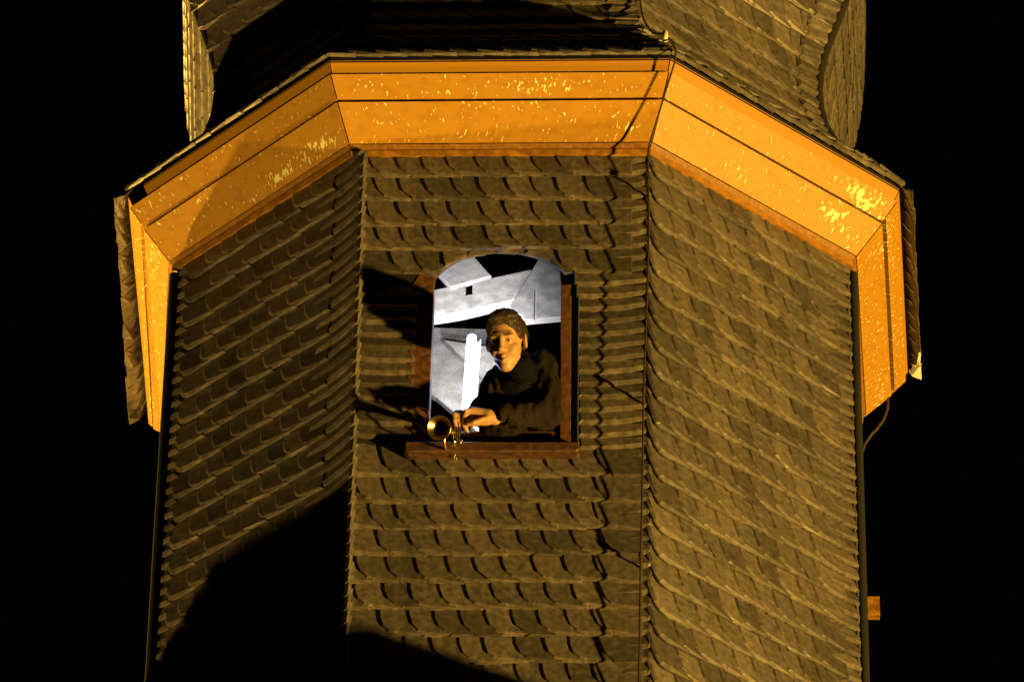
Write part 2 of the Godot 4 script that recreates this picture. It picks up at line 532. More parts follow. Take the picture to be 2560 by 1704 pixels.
# ---------------------------------------------------------------- figures: a distance field meshed as surface nets
# a primitive: [kind, ...]; kinds: 0 tapered capsule a b ra rb, 1 ellipsoid centre radii basis; then blend width, sign (1 adds, -1 cuts)
func cap(a: Vector3, b: Vector3, ra: float, rb: float, k := 0.02, s := 1) -> Array:
	return [0, a, b, ra, rb, k, s]
func ell(c: Vector3, r: Vector3, k := 0.02, s := 1, basis := Basis()) -> Array:
	return [1, c, r, basis.inverse(), 0.0, k, s]
func field(p: Vector3, prims: Array) -> float:
	var d := 1e3
	for q in prims:
		var e := 0.0
		if q[0] == 0:
			var ab: Vector3 = q[2] - q[1]
			var t := clampf((p - q[1]).dot(ab) / maxf(ab.length_squared(), 1e-9), 0.0, 1.0)
			e = p.distance_to(q[1] + ab * t) - lerpf(q[3], q[4], t)
		else:
			var l: Vector3 = q[3] * (p - q[1])
			var r: Vector3 = q[2]
			var k0 := (l / r).length()
			var k1 := (l / (r * r)).length()
			e = k0 * (k0 - 1.0) / maxf(k1, 1e-6)
		var k: float = q[5]
		if q[6] > 0:
			var h := clampf(0.5 + 0.5 * (d - e) / k, 0.0, 1.0)
			d = lerpf(d, e, h) - k * h * (1.0 - h)
		else:
			var h := clampf(0.5 - 0.5 * (d + e) / k, 0.0, 1.0)
			d = lerpf(d, -e, h) + k * h * (1.0 - h)
	return d

var net_base := 0
func net(st: SurfaceTool, prims: Array, lo: Vector3, hi: Vector3, cell: float, color: Callable, place: Transform3D, bump = null) -> void:
	var nx := int((hi.x - lo.x) / cell) + 2; var ny := int((hi.y - lo.y) / cell) + 2; var nz := int((hi.z - lo.z) / cell) + 2
	var g := PackedFloat32Array(); g.resize(nx * ny * nz); g.fill(1e6)
	var vid := PackedInt32Array(); vid.resize(nx * ny * nz); vid.fill(-1)
	var B := 5
	var reach := cell * B * 0.9 + 0.03
	var cells := PackedInt32Array()
	var marked := PackedByteArray(); marked.resize(nx * ny * nz)
	for bz in range(0, nz - 1, B):
		for by in range(0, ny - 1, B):
			for bx in range(0, nx - 1, B):
				var c := lo + Vector3(bx + B * 0.5, by + B * 0.5, bz + B * 0.5) * cell
				if absf(field(c, prims)) > reach: continue
				for z in range(bz, mini(bz + B + 1, nz)):
					for y in range(by, mini(by + B + 1, ny)):
						for x in range(bx, mini(bx + B + 1, nx)):
							var n := (z * ny + y) * nx + x
							if g[n] > 1e5:
								var p := lo + Vector3(x, y, z) * cell
								g[n] = field(p, prims)
								if bump != null: g[n] += bump.call(p)
							if x < mini(bx + B, nx - 1) and y < mini(by + B, ny - 1) and z < mini(bz + B, nz - 1) and not marked[n]:
								marked[n] = 1
								cells.append(n)
	var dx := 1; var dy := nx; var dz := nx * ny
	var off := [0, dx, dy, dx + dy, dz, dx + dz, dy + dz, dx + dy + dz]
	var edges := [[0, 1], [2, 3], [4, 5], [6, 7], [0, 2], [1, 3], [4, 6], [5, 7], [0, 4], [1, 5], [2, 6], [3, 7]]
	var verts := PackedVector3Array()
	var norms := PackedVector3Array()
	for n in cells:
		var mask := 0
		var ok := true
		for j in 8:
			var val := g[n + off[j]]
			if val > 1e5: ok = false; break
			if val < 0.0: mask |= 1 << j
		if not ok or mask == 0 or mask == 255: continue
		var sum := Vector3.ZERO; var cnt := 0
		for e in edges:
			var a: float = g[n + off[e[0]]]; var b: float = g[n + off[e[1]]]
			if (a < 0.0) == (b < 0.0): continue
			var t := a / (a - b)
			var pa := Vector3(e[0] & 1, (e[0] >> 1) & 1, e[0] >> 2); var pb := Vector3(e[1] & 1, (e[1] >> 1) & 1, e[1] >> 2)
			sum += pa.lerp(pb, t); cnt += 1
		vid[n] = verts.size()
		var x := n % nx; var y := (n / nx) % ny; var z := n / (nx * ny)
		verts.append(lo + (Vector3(x, y, z) + sum / cnt) * cell)
		norms.append(Vector3.ZERO)
	var faces := PackedInt32Array()
	for n in cells:
		if g[n] > 1e5: continue
		for ax in 3:
			var d: int = [dx, dy, dz][ax]
			if (g[n] < 0.0) == (g[n + d] < 0.0): continue
			var d1: int = [dy, dz, dx][ax]; var d2: int = [dz, dx, dy][ax]
			if n - d1 - d2 < 0: continue
			var q := [vid[n], vid[n - d1], vid[n - d1 - d2], vid[n - d2]]
			if q.min() < 0: continue
			if g[n] < 0.0: q = [q[3], q[2], q[1], q[0]]
			# q now runs clockwise seen from outside
			var nrm := (verts[q[2]] - verts[q[0]]).cross(verts[q[3]] - verts[q[1]])
			var out := Vector3(1 if ax == 0 else 0, 1 if ax == 1 else 0, 1 if ax == 2 else 0) * (1.0 if g[n] < 0.0 else -1.0)
			if nrm.dot(out) > 0.0:
				q = [q[3], q[2], q[1], q[0]]
			else:
				nrm = -nrm
			for v in q: norms[v] += nrm
			faces.append_array([q[0], q[1], q[2], q[0], q[2], q[3]])
	for j in verts.size():
		st.set_color(color.call(verts[j]))
		st.set_normal((place.basis * norms[j]).normalized())
		st.add_vertex(place * verts[j])
	for f in faces: st.add_index(net_base + f)
	net_base += verts.size()

func fresh() -> SurfaceTool:
	net_base = 0
	var st := SurfaceTool.new()
	st.begin(Mesh.PRIMITIVE_TRIANGLES)
	return st

# ---------------------------------------------------------------- the scene
func floodlight(label: String, at: Vector3, target: Vector3, energy: float, col: Color, angle: float, size: float) -> void:
	var t := thing("floodlight", label, "floodlight", Transform3D(Basis(), Vector3(at.x, 0, at.z)), "floodlights on the ground round the tower")
	var d := (target - at).normalized()
	var basis := Basis.looking_at(d)
	var st := begin()
	box(st, Vector3(0, 0.02, 0), Vector3(0.5, 0.04, 0.4), 0.01)
	tube(st, [Vector3(0, 0.03, 0), Vector3(0, at.y - 0.2, 0)], [0.04], 10)
	part("stand", done(st), M.black, t)
	st = begin()
	box(st, Vector3(0, 0, 0.1), Vector3(0.44, 0.34, 0.2), 0.02)
	var h := part("housing", done(st), M.black, t)
	h.transform = Transform3D(basis, Vector3(0, at.y, 0))
	st = begin()
	box(st, Vector3(0, 0, -0.012), Vector3(0.38, 0.28, 0.012))
	var g := part("lens", done(st), M.flood, t)
	g.transform = h.transform
	var l := SpotLight3D.new()
	l.name = "beam"
	l.light_color = col
	l.light_energy = energy
	l.light_size = size
	l.spot_range = 120.0
	l.spot_attenuation = 2.0
	l.spot_angle = angle
	l.spot_angle_attenuation = 0.3
	l.shadow_enabled = true
	t.add_child(l, true)
	l.transform = Transform3D(basis, Vector3(0, at.y, 0) + d * 0.06)

func _ready() -> void:
	rng.seed = 4711
	# camera, night sky, floodlights
	var cam := Camera3D.new()
	cam.name = "camera"
	add_child(cam)
	cam.transform = Transform3D(Basis(Vector3(0.99987663, 0.01302196, 0.00878342), Vector3(-0.01570732, 0.8289353, 0.55912392), Vector3(0, -0.5591929, 0.82903757)), Vector3(0, 1.7, 0))
	cam.fov = 7.4996
	cam.near = 0.1
	cam.far = 600.0
	cam.current = true
	var we := WorldEnvironment.new()
	we.name = "night"
	var env := Environment.new()
	var sky := Sky.new()
	var psm := ProceduralSkyMaterial.new()
	psm.sky_top_color = Color(0.03, 0.03, 0.045)
	psm.sky_horizon_color = Color(0.035, 0.033, 0.042)
	psm.ground_bottom_color = Color(0.02, 0.018, 0.016)
	psm.ground_horizon_color = Color(0.035, 0.03, 0.03)
	sky.sky_material = psm
	env.background_mode = Environment.BG_SKY
	env.sky = sky
	env.background_energy_multiplier = 0.25
	env.tonemap_mode = Environment.TONE_MAPPER_LINEAR
	env.tonemap_exposure = 1.0
	env.sdfgi_enabled = true
	env.ssao_enabled = true
	env.ssil_enabled = true
	we.environment = env
	add_child(we)
	materials()
	build_arc()
	var sodium := Color(1.0, 0.57, 0.09).linear_to_srgb()
	floodlight("black sodium floodlight on a short stand to the right of the tower", Vector3(17.35, 0.8, -7.4), Vector3(0, 13.6, CZ), 1290.0, sodium, 14.0, 0.35)
	floodlight("black sodium floodlight behind the tower to its left", Vector3(-11.2, 1.4, -36.7), Vector3(-0.6, 14.2, CZ), 2300.0, sodium, 14.0, 0.35)
	floodlight("weak floodlight close under the left side of the tower", Vector3(-8.93, 0.5, -17.78), Vector3(-0.9, 14.0, CZ + 0.5), 205.0, Color(1.0, 0.58, 0.11).linear_to_srgb(), 24.0, 0.12)

	# ground
	var st := begin()
	quad(st, Vector3(-300, 0, 300), Vector3(300, 0, 300), Vector3(300, 0, -400), Vector3(-300, 0, -400))
	var gr := part("ground", done(st), M.ground, self)
	gr.set_meta("kind", "structure")

	# the tower
	tower = thing("church_tower", "octagonal slate-hung church turret with ochre wooden cornice and onion roof", "tower", Transform3D(Basis(), Vector3(0, 0, CZ)))
	rest = begin()
	walls()
	cornice()
	roof()
	window()
	timbers()
	lower_storey()
	var rs := part("slates", done(rest), M.slates, tower)
	rs.set_meta("kind", "stuff")
	conductor()
	lamp()
	trumpet()
	person()

func walls() -> void:
	for i in 8:
		var L := fl(i)
		var st := begin()
		var wall: MeshInstance3D
		if i == 2:
			# four pieces round the opening
			var top := PackedVector2Array([Vector2(0, 0.33), Vector2(0, -0.62), Vector2(0.33, -0.62)])
			for q in [Vector2(0.34, -0.585), Vector2(0.38, -0.535), Vector2(0.43, -0.496), Vector2(0.50, -0.466), Vector2(0.586, -0.452), Vector2(0.67, -0.457), Vector2(0.74, -0.478), Vector2(0.80, -0.511), Vector2(0.85, -0.557), Vector2(0.87, -0.62)]:
				top.append(q)
			top.append_array(PackedVector2Array([Vector2(L, -0.62), Vector2(L, 0.33)]))
			prism(st, top, 0.0, -0.012)
			prism(st, PackedVector2Array([Vector2(0, -1.37), Vector2(0.325, -1.37), Vector2(0.33, -0.62), Vector2(0, -0.62)]), 0.0, -0.06)
			prism(st, PackedVector2Array([Vector2(0.87, -1.37), Vector2(L, -1.37), Vector2(L, -0.62), Vector2(0.87, -0.62)]), 0.0, -0.06)
			prism(st, PackedVector2Array([Vector2(0, -3.0), Vector2(L, -3.0), Vector2(L, -1.37), Vector2(0, -1.37)]), 0.0, -0.06)
		else:
			prism(st, PackedVector2Array([Vector2(0, -3.0), Vector2(L, -3.0), Vector2(L, 0.33), Vector2(0, 0.33)]), 0.0, -0.06)
		wall = part("wall", done(st), M.felt, tower)
		wall.transform = face_frame(i)
		wall.set_meta("keep", i)
	# slates hang on an own node so that they can be placed in the turret's space: front first, then right, then the rest
	for i in [2, 3, 1, 4, 0]:
		var holder: Node3D = null
		for c in tower.get_children():
			if c.has_meta("keep") and c.get_meta("keep") == i: holder = c
		var back := holder.transform.affine_inverse()
		var before := holder.get_child_count()
		slim = 0.5 if i == 4 or i == 0 else 1.0
		side_edge = 1.0 if i == 1 else 0.5
		hang_slates(i, holder, i == 2 or i == 3)
		slim = 1.0
		for j in range(before, holder.get_child_count()):
			var s: Node3D = holder.get_child(j)
			s.transform = back * s.transform
	for c in tower.get_children():
		if c.has_meta("keep"): c.remove_meta("keep")

func ring_board(called: String, sec: Array, i: int, m: Material, gap := 0.003, uv := Vector2(0, 1), label := "", short := 0.0) -> void:
	# a board of the cornice along face i: a section in (k, h), mitred at both corners
	var e := fe(i) * gap
	var n := sec.size()
	var st := begin()
	var a := []; var b := []
	for q in sec:
		a.append(cp(i, q.x, q.y) + e + fe(i) * short)
		b.append(cp(i + 1, q.x, q.y) - e)
	var len_f: float = a[0].distance_to(b[0])
	for j in n:
		var k := (j + 1) % n
		var t0 := uv.x if j == 0 else uv.x + (uv.y - uv.x) * (0.02 if j % 2 else 0.98)
		var t1 := uv.y if j == 0 else t0
		for q in [[a[j], 0.0, t0], [b[k], 1.0, t1], [b[j], 1.0, t0], [a[j], 0.0, t0], [a[k], 0.0, t1], [b[k], 1.0, t1]]:
			st.set_uv(Vector2(q[1], 1.0 - q[2]))
			st.add_vertex(q[0])
	for j in range(1, n - 1):
		for q in [a[0], a[j], a[j + 1], b[0], b[j + 1], b[j]]:
			st.set_uv(Vector2.ZERO)
			st.add_vertex(q)
	part(called, done(st), m, tower, label)

func cornice() -> void:
	for i in 8:
		var pm: Material = [M.paint_side, M.paint_left, M.paint_front, M.paint_right, M.paint_side, M.paint_side, M.paint_side, M.paint_side][i]
		# sections run from the lower outer edge up the visible face, then round the back
		ring_board("cornice_fillet", [Vector2(1.016, -0.004), Vector2(1.019, 0.020), Vector2(1.002, 0.020), Vector2(1.002, -0.004)], i, M.trim, 0.001)
		ring_board("cornice_bead", [Vector2(1.013, 0.0205), Vector2(1.026, 0.043), Vector2(1.002, 0.05), Vector2(1.002, 0.0205)], i, M.trim_dark, 0.002)
		ring_board("soffit_board", [Vector2(1.029, 0.045), Vector2(1.105, 0.175), Vector2(1.089, 0.188), Vector2(1.014, 0.058)], i, pm, 0.0035, Vector2(0.0, 0.58))
		var gap := 0.009 if i == 0 or i == 4 else 0.0
		ring_board("soffit_board", [Vector2(1.107 + gap, 0.186 + gap * 1.9), Vector2(1.150, 0.268), Vector2(1.134, 0.280), Vector2(1.091 + gap, 0.198 + gap * 1.9)], i, pm, 0.0035, Vector2(0.6, 1.0))
		ring_board("fascia_board", [Vector2(1.142, 0.276), Vector2(1.159, 0.327), Vector2(1.135, 0.327), Vector2(1.120, 0.279)], i, M.fascia, 0.003, Vector2(0, 1), "", 0.10 if i == 1 else 0.0)
		# the dark lining behind the joints and the lid under the roof
		ring_board("cornice_lining", [Vector2(1.0, 0.06), Vector2(1.108, 0.235), Vector2(1.12, 0.31), Vector2(0.95, 0.31), Vector2(0.95, 0.06)], i, M.dark_wood, 0.0)

func hip(i: int, h: float) -> Vector3:
	var far := smoothstep(0.45, 1.0, h)
	var p := cp(i, k_of_h(h) - 0.004, h)
	if i % 8 == 0: p += Vector3(0.075, 0, 0.06) * far
	return p

func roof() -> void:
	# boarding under the slates, a shell of eight facets
	var st := begin()
	var hs := []
	for q in prof: hs.append(q.x)
	for j in hs.size() - 1:
		for sub in 3:
			var h0: float = lerpf(hs[j], hs[j + 1], sub / 3.0); var h1: float = lerpf(hs[j], hs[j + 1], (sub + 1) / 3.0)
			for i in 8:
				quad(st, hip(i, h0), hip(i + 1, h0), hip(i + 1, h1), hip(i, h1))
	var r := part("onion_roof", done(st), M.felt, tower)
	roof_slates(3, r, 1.75, true)
	roof_slates(2, r, 1.2, false)
	roof_slates(1, r, 1.75, false)
	slim = 0.45
	roof_slates(0, r, 2.6, false)
	roof_slates(4, r, 2.6, false)
	slim = 1.0
	# dark lead rolls along the two outer corners
	for c in [[4, 3], [1, 1]]:
		var side: Vector3 = fe(c[1]) * (0.026 if c[0] == 4 else 0.004)
		var line := []
		for h in [-2.72, -2.0, -1.3, -0.7, -0.02]: line.append(cp(c[0], 1.004 if c[0] == 4 else 1.012, h) + side)
		st = begin()
		tube(st, line, [0.020], 8)
		part("corner_flashing", done(st), M.felt, tower)
		line = []
		for h in [0.40, 0.46, 0.53, 0.6, 0.68, 0.77, 0.87, 0.97, 1.07, 1.17, 1.27, 1.4, 1.55, 1.75]: line.append(cp(c[0], k_of_h(h) + 0.006, h) + side)
		st = begin()
		tube(st, line, [0.022 if c[0] == 4 else 0.016], 8)
		part("hip_flashing", done(st), M.felt, r)
	# finial
	st = begin()
	lathe(st, Vector3(0, Y0 + 6.0, 0), Vector3.UP, [Vector2(0, 0.05), Vector2(0.2, 0.04), Vector2(0.25, 0.1), Vector2(0.35, 0.13), Vector2(0.45, 0.1), Vector2(0.5, 0.03), Vector2(1.1, 0.01), Vector2(1.11, 0)])
	part("finial", done(st), M.brass, tower)

func window() -> void:
	var F := face_frame(2)
	# casing: two jambs, an arched head, a bottom rail
	var st := begin()
	prism(st, PackedVector2Array([Vector2(0.245, -1.40), Vector2(0.334, -1.40), Vector2(0.341, -0.64), Vector2(0.25, -0.64)]), 0.006, -0.085, 0.003)
	var jl := part("window_jamb", done(st), M.brown, tower, "left jamb of the window casing"); jl.transform = F
	st = begin()
	prism(st, PackedVector2Array([Vector2(0.848, -1.40), Vector2(0.892, -1.40), Vector2(0.890, -0.64), Vector2(0.848, -0.64)]), 0.022, -0.085, 0.003)
	var jr := part("window_jamb", done(st), M.brown, tower, "right jamb of the window casing"); jr.transform = F
	var inner := [Vector2(0.341, -0.64), Vector2(0.346, -0.59), Vector2(0.384, -0.545), Vector2(0.434, -0.506), Vector2(0.502, -0.476), Vector2(0.586, -0.460), Vector2(0.668, -0.465), Vector2(0.736, -0.487), Vector2(0.795, -0.52), Vector2(0.843, -0.565), Vector2(0.848, -0.64)]
	var head := PackedVector2Array(inner)
	head.append_array(PackedVector2Array([Vector2(0.93, -0.64), Vector2(0.89, -0.55), Vector2(0.83, -0.48), Vector2(0.74, -0.43), Vector2(0.586, -0.40), Vector2(0.44, -0.435), Vector2(0.35, -0.50), Vector2(0.29, -0.56), Vector2(0.25, -0.64)]))
	st = begin()
	prism(st, head, 0.004, -0.012)
	var hd := part("window_head", done(st), M.brown, tower); hd.transform = F
	st = begin()
	box(st, Vector3(0.591, -1.338, -0.03), Vector3(0.514, 0.024, 0.08), 0.003)
	var rl := part("window_rail", done(st), M.sill, tower); rl.transform = F
	st = begin()
	prism(st, PackedVector2Array([Vector2(0.247, -1.455), Vector2(0.262, -1.462), Vector2(0.915, -1.464), Vector2(0.927, -1.455), Vector2(0.926, -1.417), Vector2(0.247, -1.413)]), 0.075, -0.02, 0.006)
	var sl := part("window_sill", done(st), M.sill, tower, "projecting wooden window sill"); sl.transform = F
	# slates swept inwards onto the right jamb, one short piece per half course
	var v := -1.42
	while v < -0.62:
		var hh := COURSE / 2
		var ux := 0.894 + rng.randf_range(-0.004, 0.004)
		var out_u := 0.918 if v < -0.75 else lerpf(0.918, 0.90, (v + 0.75) / 0.13)
		st = begin()
		var p0 := Vector3(ux + 0.002, v - 0.004, 0.004); var p1 := Vector3(out_u, v - 0.010, 0.036)
		var p2 := Vector3(out_u, v + hh, 0.032); var p3 := Vector3(ux + 0.006 - rng.randf_range(0, 0.004), v + hh * 0.95, 0.002)
		var dn := Vector3(0.004, 0, -0.009)
		box8(st, [p0, p1, p2, p3, p0 + dn, p1 + dn, p2 + dn, p3 + dn])
		var o := part("flashing", done(st), M.lead, tower); o.transform = F
		v += hh
	# a beam end with a board on it sticks out of the right side
	st = begin()
	box(st, Vector3(1.365, 12.478, 0.60), Vector3(0.25, 0.088, 0.035), 0.0)
	var b := part("beam_end", done(st), M.trim, tower, "sawn beam end sticking out of the right side of the turret")
	b.transform = Transform3D(Basis(), Vector3.ZERO)

func slab(called: String, pts: Array, o: float, thick: float, m: Material, slope := 0.0, cut := []) -> void:   # a timber seen on its broad face, in the window's frame
	var st := begin()
	var poly := PackedVector2Array(pts)
	var pieces := [poly]
	for c in cut:
		var nxt := []
		for p in pieces: nxt.append_array(Geometry2D.clip_polygons(p, PackedVector2Array(c)))
		pieces = nxt
	for p in pieces: prism(st, p, 0.0, -thick, 0.004)
	var q := part(called, done(st), m, tower)
	var mid := Vector2.ZERO
	for p in poly: mid += p / poly.size()
	var turn := Transform3D(Basis(Vector3.RIGHT, slope), Vector3(0, mid.y, 0)) * Transform3D(Basis(), Vector3(0, -mid.y, 0))
	q.transform = face_frame(2) * Transform3D(Basis(), Vector3(0, 0, o)) * turn

func timbers() -> void:
	slab("rafter_board", [Vector2(0.384, -0.361), Vector2(0.551, -0.303), Vector2(0.383, -0.07), Vector2(0.218, -0.127)], -0.40, 0.03, M.board)
	slab("tie_beam", [Vector2(0.16, -0.395), Vector2(0.447, -0.325), Vector2(0.447, -0.384), Vector2(0.474, -0.378), Vector2(0.474, -0.319), Vector2(0.715, -0.258), Vector2(0.715, -0.39), Vector2(0.44, -0.468), Vector2(0.326, -0.490), Vector2(0.16, -0.50)], -0.42, 0.06, M.board)
	slab("brace", [Vector2(0.743, -0.258), Vector2(0.79, -0.225), Vector2(0.90, -0.30), Vector2(0.90, -0.535), Vector2(0.697, -0.555), Vector2(0.627, -0.492)], -0.355, 0.035, M.board, 0.0,
		[[Vector2(0.726, -0.376), Vector2(0.742, -0.366), Vector2(0.742, -0.411), Vector2(0.726, -0.414)], [Vector2(0.754, -0.335), Vector2(0.82, -0.285), Vector2(0.82, -0.308), Vector2(0.770, -0.345), Vector2(0.770, -0.397), Vector2(0.754, -0.395)],
		[Vector2(0.733, -0.41), Vector2(0.734, -0.41), Vector2(0.734, -0.6), Vector2(0.733, -0.6)]])
	slab("boarding", [Vector2(0.12, -0.33), Vector2(0.326, -0.415), Vector2(0.547, -0.425), Vector2(0.60, -0.45), Vector2(0.60, -1.07), Vector2(0.47, -0.94), Vector2(0.33, -0.79), Vector2(0.12, -0.65)], -0.58, 0.03, M.board_grey, -0.12)
	slab("strut", [Vector2(0.36, -0.545), Vector2(0.60, -0.585), Vector2(0.60, -0.82), Vector2(0.50, -0.70)], -0.52, 0.03, M.board_grey, 0.1)
	slab("post", [Vector2(0.92, -2.4), Vector2(1.05, -2.4), Vector2(1.05, 0.25), Vector2(0.92, 0.25)], -0.30, 0.12, M.dark_wood)
	slab("post", [Vector2(0.14, -2.4), Vector2(0.27, -2.4), Vector2(0.27, 0.25), Vector2(0.14, 0.25)], -0.52, 0.12, M.dark_wood)
	# the floor he stands on
	var st := begin()
	for i in 8:
		tri(st, Vector3(0, Y0 - 2.42, 0), cp(i, 0.97, -2.42), cp(i + 1, 0.97, -2.42))
		quad(st, cp(i, 0.97, -2.48), cp(i + 1, 0.97, -2.48), cp(i + 1, 0.97, -2.42), cp(i, 0.97, -2.42))
		tri(st, Vector3(0, Y0 - 2.48, 0), cp(i + 1, 0.97, -2.48), cp(i, 0.97, -2.48))
	part("tower_floor", done(st), M.dark_wood, tower)

func lower_storey() -> void:
	# below the frame: a skirt roof, the eave whose shadow lies on the slates, and the shaft down to the ground
	var st := begin()
	for i in 8:
		quad(st, cp(i, 1.50, -3.05), cp(i + 1, 1.50, -3.05), cp(i + 1, 0.99, -2.74), cp(i, 0.99, -2.74))
	part("skirt_roof", done(st), M.slates_plain if M.has("slates_plain") else slate_mats[0], tower)
	for i in 8:
		ring_board("lower_cornice", [Vector2(1.30, -3.40), Vector2(1.495, -3.062), Vector2(1.35, -3.062), Vector2(1.25, -3.40)], i, M.trim, 0.002)
	st = begin()
	for i in 8:
		quad(st, cp(i, 1.25, -Y0), cp(i + 1, 1.25, -Y0), cp(i + 1, 1.25, -3.07), cp(i, 1.25, -3.07))
		quad(st, cp(i, 1.25, -3.07), cp(i + 1, 1.25, -3.07), cp(i + 1, 0.9, -3.07), cp(i, 0.9, -3.07))
	part("lower_wall", done(st), M.plaster, tower)

func conductor() -> void:
	var T := Transform3D(Basis(), Vector3(0, 0, CZ))
	var base := fp(2, 1.19, -2.9, 0.07)
	var t := thing("lightning_conductor", "thin dark lightning conductor wire running down the right corner of the window face", "wire", T)
	var pts := []
	for h in [1.7, 1.55, 1.42, 1.3, 1.2, 1.1, 1.0, 0.93, 0.86, 0.78, 0.70, 0.63, 0.55, 0.475, 0.42, 0.385]:
		var k: float = k_of_h(h)
		var dk: float = (k_of_h(h + 0.01) - k_of_h(h - 0.01)) / 0.02 * 1.53
		var rad := Vector3(V[3].x, 0, V[3].y).normalized()
		pts.append(cp(3, k, h) + (rad - Vector3.UP * dk).normalized() * 0.05)
	pts.append(cp(3, 1.195, 0.33))
	pts.append(cp(3, 1.19, 0.28))
	for q in [Vector3(1.200, -0.02, 0.105), Vector3(1.196, -0.06, 0.098), Vector3(1.197, -0.2, 0.096), Vector3(1.198, -0.46, 0.1), Vector3(1.188, -0.85, 0.097), Vector3(1.176, -1.226, 0.1), Vector3(1.172, -1.6, 0.097), Vector3(1.165, -1.95, 0.1), Vector3(1.158, -2.49, 0.099), Vector3(1.15, -2.95, 0.10)]:
		pts.append(fp(2, q.x, q.y, q.z))
	var st := begin()
	tube(st, pts, [0.0042], 6)
	part("wire", done(st), M.wire, t)
	for v in [[1.196, -0.205], [1.178, -1.20], [1.166, -1.955]]:
		st = begin()
		tube(st, [fp(2, v[0], v[1] - 0.004, 0.0), fp(2, v[0] - 0.002, v[1], 0.103)], [0.0055], 6)
		var lug := fp(2, v[0] - 0.002, v[1], 0.1)
		tube(st, [lug - Vector3(0, 0.012, 0), lug + Vector3(0, 0.012, 0)], [0.0085], 8)
		part("bracket", done(st), M.wire, t)
	st = begin()
	var c := cp(3, 1.158, 0.44) + fe(2) * -0.02
	tube(st, [c + Vector3(0, -0.026, 0), c + Vector3(0, -0.022, 0), c + Vector3(0, 0.022, 0), c + Vector3(0, 0.026, 0)], [0.006, 0.012, 0.012, 0.006], 10)
	part("clamp", done(st), M.zinc, t, "small white clamp at the cornice corner")
	# the loose cable under the far right end of the cornice
	st = begin()
	var a := [Vector3(1.652, 0.16, -0.55), Vector3(1.650, 0.10, -0.55), Vector3(1.629, 0.04, -0.55), Vector3(1.60, -0.005, -0.55), Vector3(1.575, -0.034, -0.55), Vector3(1.545, -0.085, -0.55), Vector3(1.528, -0.14, -0.55), Vector3(1.522, -0.5, -0.54), Vector3(1.524, -1.2, -0.54), Vector3(1.53, -2.6, -0.54)]
	var q := []
	for p in a: q.append(p + Vector3(0, Y0, 0))
	tube(st, q, [0.006], 6)
	var cable := part("loose_cable", done(st), M.wire, self)
	cable.position = Vector3(0, 0, CZ)
	cable.set_meta("label", "brown cable hanging in a bow from the far right end of the cornice")
	cable.set_meta("category", "cable")

func in_window() -> Transform3D:
	return Transform3D(Basis(), Vector3(0, 0, CZ)) * face_frame(2)

func lamp() -> void:
	var base := Vector3(0.474, -1.205, -0.12)
	var t := thing("tube_lamp", "glowing bluish white fluorescent tube lamp standing upright inside the window", "lamp", in_window() * Transform3D(Basis(Vector3(0, 0, 1), -0.04), base))
	var st := begin()
	lathe(st, Vector3.ZERO, Vector3.UP, [Vector2(0.045, 0.0), Vector2(0.045, 0.018), Vector2(0.05, 0.0195), Vector2(0.40, 0.0195), Vector2(0.412, 0.017), Vector2(0.42, 0.009), Vector2(0.422, 0.0)], 20)
	part("tube", done(st), M.lamp, t)
	st = begin()
	lathe(st, Vector3.ZERO, Vector3.UP, [Vector2(-0.12, 0.0), Vector2(-0.12, 0.019), Vector2(-0.02, 0.02), Vector2(0.03, 0.017), Vector2(0.044, 0.0195), Vector2(0.044, 0.0)], 16)
	part("handle", done(st), M.black, t)
	st = begin()
	var pr := PackedVector2Array([Vector2(0.020, 0.05), Vector2(0.036, 0.05), Vector2(0.036, 0.415), Vector2(0.031, 0.40), Vector2(0.022, 0.385)])
	prism(st, pr, -0.012, -0.018)
	part("reflector", done(st), M.white, t)
	# the tube shines into the room behind it; its glass lights the rest
	for k in 3:
		var l := SpotLight3D.new()
		l.name = "glow"
		l.light_color = Color(0.93, 0.95, 1.0)
		l.light_energy = 0.5
		l.light_size = 0.015
		l.spot_range = 20.0
		l.spot_attenuation = 2.0
		l.spot_angle = 80.0
		l.spot_angle_attenuation = 0.4
		l.shadow_enabled = true
		t.add_child(l, true)
		l.transform = Transform3D(Basis.looking_at(Vector3(-0.15, 0.12, -1.0)), Vector3(0, 0.10 + 0.115 * k, 0))

